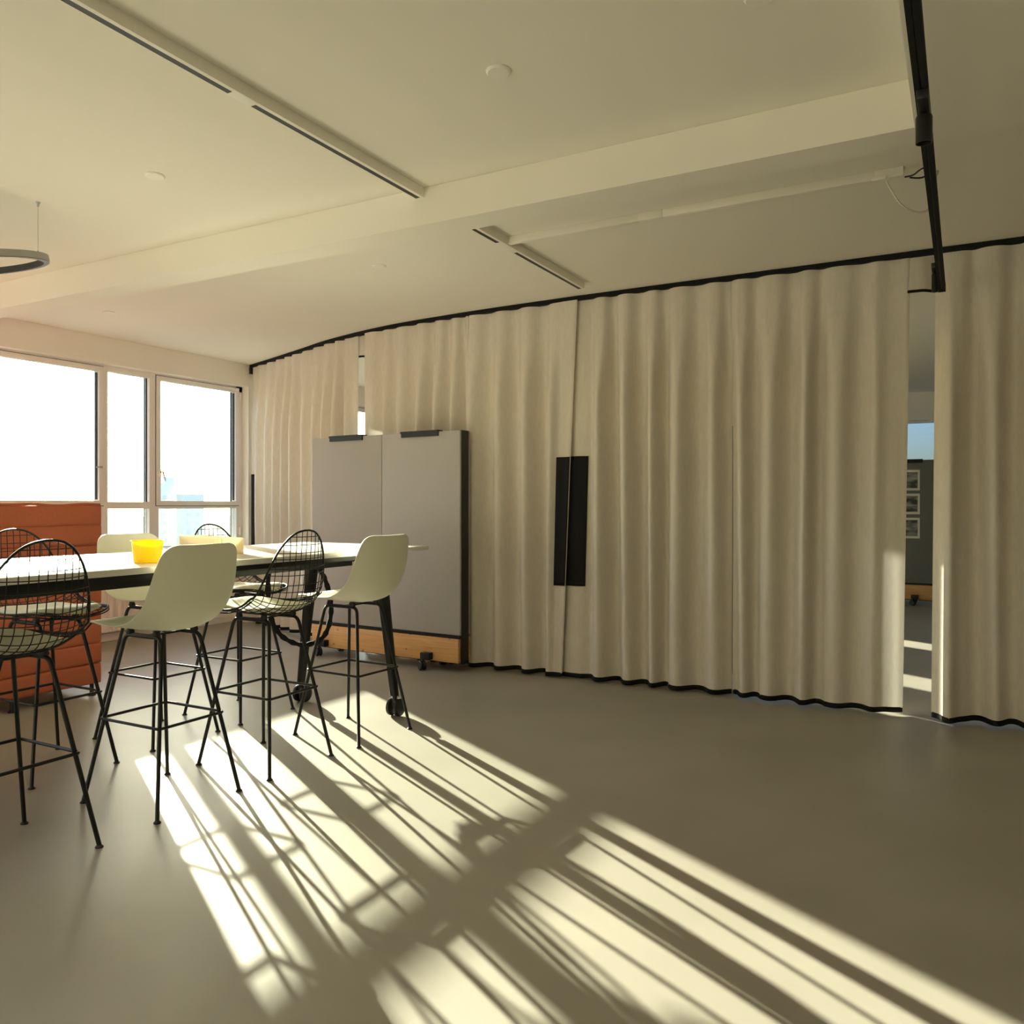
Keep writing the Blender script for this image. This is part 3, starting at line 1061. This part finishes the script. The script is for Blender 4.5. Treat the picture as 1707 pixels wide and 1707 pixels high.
place(wire0, -3.09, 1.755, 0, 'black wire bar stool cut off by the left picture edge, nearest the viewer')
place(white0, -3.10, 2.445, 0, 'white shell bar stool between two wire stools on the near side of the table')
place(wire0, -3.085, 3.045, 0, 'black wire bar stool between the two near-side white stools')
place(white0, -3.04, 3.665, radians(-3), 'white shell bar stool at the right end of the table')
place(wire0, -3.945, 2.44, pi, 'black wire bar stool in front of the orange sofa, beyond the table')
place(white0, -3.955, 3.085, pi, 'white shell bar stool beyond the table behind the yellow pot')
place(wire0, -3.95, 3.675, pi, 'black wire bar stool beyond the table behind the cream tray')

# ------------------------------------------------------------------ things on the table
pot = thing('pen_pot', (-3.135, 2.395, TZ), radians(20), 'small yellow plastic pot with lobed sides on the table', 'pot')
lob = lambda a: 1 + 0.10 * cos(3 * a)
MB().lathe([(0.050, 0.0), (0.054, 0.003), (0.062, 0.094), (0.064, 0.096), (0.0635, 0.098), (0.060, 0.098), (0.052, 0.006), (0.001, 0.006)], (0, 0, 0.0005), 60, lobes=lob).build('cup', M_yellow, pot, smooth=45)
ringm = MB()
ringm.tube([(0.063 * lob(2 * pi * i / 60) * cos(2 * pi * i / 60), 0.063 * lob(2 * pi * i / 60) * sin(2 * pi * i / 60), 0.097) for i in range(60)], 0.0022, 6, closed=True)
ringm.build('rim', M_yellow, pot, smooth=60)
tray = thing('storage_tray', (-3.55, 3.10, TZ), 0, 'cream translucent plastic tray on the table right of the yellow pot', 'tray')
# open tray: long side across the table
bx0, bx1, by0, by1, bz = -0.265, 0.265, -0.06, 0.06, 0.082
ia = Matrix.Rotation(radians(-17), 4, 'Z')
MB().box(bx0, bx1, by0, by1, 0.0005, 0.004, ia).build('bottom', M_cream, tray)
for (a, b, c, d, nm) in ((bx0, bx1, by0, by0 + 0.004, 'long_side'), (bx0, bx1, by1 - 0.004, by1, 'long_side'), (bx0, bx0 + 0.004, by0 + 0.004, by1 - 0.004, 'short_side'), (bx1 - 0.004, bx1, by0 + 0.004, by1 - 0.004, 'short_side')):
    MB().box(a, b, c, d, 0.004, bz, ia).build(nm, M_cream, tray)

# ------------------------------------------------------------------ orange alcove sofa
sofa = thing('alcove_sofa', (-5.55, 2.6, 0), 0, 'high orange quilted sofa turned to the window, its back to the table', 'sofa')
xb, yr, yl, zb0, zt0 = 0.38, 0.965, -0.95, 0.085, 1.285
nch = 9
ch = (zt0 - zb0) / nch


def cushion_strip(x, y0, y1, z0, z1, depth, ax='y'):
    """one quilted channel, puffed on both faces"""
    rows = []
    K = 8
    for k in range(2 * K + 1):
        a = pi * k / K
        z = (z0 + z1) / 2 - cos(a) * (z1 - z0) / 2 if k <= K else (z0 + z1) / 2 - cos(a) * (z1 - z0) / 2
        puff = abs(sin(a)) ** 0.5 * depth
        sgn = 1 if k <= K else -1
        row = []
        for j in range(21):
            t = j / 20
            y = y0 + (y1 - y0) * t
            wob = 0.006 * sin(9 * t + z0 * 31) + 0.004 * sin(23 * t + z0 * 17)
            e = min(1.0, min(t, 1 - t) * (y1 - y0) / 0.03) ** 0.5
            w = (0.022 + puff * (0.5 + 0.5 * e)) * sgn
            zz = z + wob * 0.4
            if ax == 'y':
                row.append((x + w + wob * 0.3, y, zz))
            else:
                row.append((y, x + w + wob * 0.3, zz))
        rows.append(row)
    m = MB().grid(rows)
    nn = 21
    m.f.append([r * nn for r in range(2 * K + 1)])
    m.f.append([r * nn + 20 for r in range(2 * K + 1)][::-1])
    return m


for i in range(nch):
    z0, z1 = zb0 + i * ch, zb0 + (i + 1) * ch
    cushion_strip(xb, yl, yr, z0, z1, 0.013).build('back_channel', M_orange, sofa, smooth=70)
    cushion_strip(yr - 0.06, -0.34, xb - 0.03, z0, z1, 0.028, 'x').build('side_channel', M_orange, sofa, smooth=70)
    cushion_strip(yl + 0.06, -0.34, xb - 0.03, z0, z1, 0.028, 'x').build('side_channel', M_orange, sofa, smooth=70)
box('core_panel', xb - 0.016, xb + 0.016, yl + 0.01, yr - 0.01, zb0 + 0.01, zt0 - 0.01, M_orange, sofa)
for yy in (yr - 0.06, yl + 0.06):
    box('core_panel', -0.32, xb - 0.03, yy - 0.016, yy + 0.016, zb0 + 0.01, zt0 - 0.01, M_orange, sofa)
MB().tube([(xb + 0.02 + 0.006 * sin(i * 0.9), yl + (yr - yl) * i / 40, zt0 + 0.004 + 0.006 * sin(i * 0.7) * sin(i * 0.23)) for i in range(41)], 0.008, 6).build('piping', M_orange, sofa, smooth=60)
box('seat_base', -0.34, xb - 0.06, yl + 0.13, yr - 0.13, 0.10, 0.32, M_sand, sofa, 0.02)
for (a, b) in ((yl + 0.13, 0.02), (0.02, yr - 0.13)):
    box('seat_cushion', -0.36, xb - 0.06, a + 0.005, b - 0.005, 0.32, 0.46, M_sand, sofa, 0.04)
for y in (-0.75, 0.385, 0.915):
    for x in (0.38, -0.28):
        MB().lathe([(0.026, 0), (0.026, 0.008), (0.014, 0.016), (0.013, 0.09)], (x, y, 0.0005), 14).build('foot', M_bplast, sofa, smooth=40)

# ------------------------------------------------------------------ mobile pinboards
def pinboard(loc, rz, label, felt):
    t = thing('mobile_pinboard', loc, rz, label, 'pinboard', 'mobile felt pinboards on pine bases')
    W, Z0, Z1 = 0.79, 0.285, 1.86
    box('core', -W, W - 0.001, 0.022, 0.112, 0.06, Z1 + 0.002, M_bplast, t)
    for (a, b) in ((-W, -0.0025), (0.0025, W - 0.004)):
        box('felt_panel', a, b, 0.0, 0.0215, Z0, Z1, felt, t, 0.002)
        box('felt_panel', a, b, 0.1125, 0.134, Z0, Z1, felt, t, 0.002)
        c = (a + b) / 2
        cl = box('clip', c - 0.19, c + 0.19, -0.012, 0.05, Z1 - 0.006, Z1 + 0.012, M_bmetal, t)
        box('clip_lip', c - 0.18, c + 0.19, -0.014, 0.0, Z1 - 0.035, Z1 - 0.006, M_bmetal, cl)
    box('black_rail', -W - 0.012, W - 0.002, -0.006, 0.022, 0.258, 0.284, M_bmetal, t)  # black metal strip between felt and base plank
    for (y0, y1) in ((-0.012, 0.020), (0.114, 0.146)):
        box('base_plank', -W + 0.006, W - 0.012, y0, y1, 0.072, 0.257, M_pine, t, 0.002)
    for x in (-0.66, 0.46):
        for (ys, sg) in ((-0.012, -1), (0.146, 1)):
            br = box('castor_bracket', x - 0.01, x + 0.075, min(ys, ys + sg * 0.055), max(ys, ys + sg * 0.055), 0.082, 0.135, M_bmetal, t, 0.002)
            rotm = Matrix.Rotation(radians(65), 4, 'Z') @ Matrix.Rotation(pi / 2, 4, 'Y')
            ax = rotm @ Vector((0, 0, 1))
            for k in (-1, 1):
                MB().lathe([(0.012, -0.011), (0.030, -0.011), (0.036, -0.006), (0.037, 0), (0.036, 0.006), (0.030, 0.011), (0.012, 0.011)], (x + 0.01 + ax.x * k * 0.014, ys + sg * 0.055 + ax.y * k * 0.014, 0.0375), 20, m=rotm).build('castor_wheel', M_bplast, br, smooth=40)
            MB().tube([(x + 0.01, ys + sg * 0.05, 0.09), (x + 0.01, ys + sg * 0.055, 0.04)], 0.012, 8).build('castor_stem', M_bplast, br, smooth=40)
    return t


pinboard((-4.168, 5.385, 0), radians(-3.6), 'wide grey felt pinboard on a pine base with castors before the curtain', M_felt)
far = pinboard((-1.045, 11.75, 0), 0, 'dark grey pinboard with photo prints, far off in the curtain gap', M_felt2)

# photo prints pinned to the far board
for i, (z0, lab) in enumerate(((1.47, 'uppermost small photo print pinned to the far dark pinboard'), (1.165, 'middle small photo print pinned to the far dark pinboard'), (0.855, 'lowest small photo print pinned to the far dark pinboard'))):
    px = -0.58
    ph = thing('photo_print', (px, 11.745, z0), 0, lab, 'photo', 'photo prints on the far pinboard')
    box('paper', -0.11, 0.085, -0.003, 0.0, 0, 0.265, M_paper, ph)
    box('picture', -0.085, 0.06, -0.0045, -0.003, 0.03, 0.235, photo_mat('print_%d' % i, i * 3.1 + 1, 0.5), ph)

pinboard((-3.88, 5.99, 0), 0, 'unseen grey pinboard added behind the curtain to block sun, nearer the window', M_felt2)  # hidden boards added to keep sun off the curtain backs
pinboard((-2.265, 5.99, 0), 0, 'unseen grey pinboard added behind the curtain to block sun, nearer the gap', M_felt2)
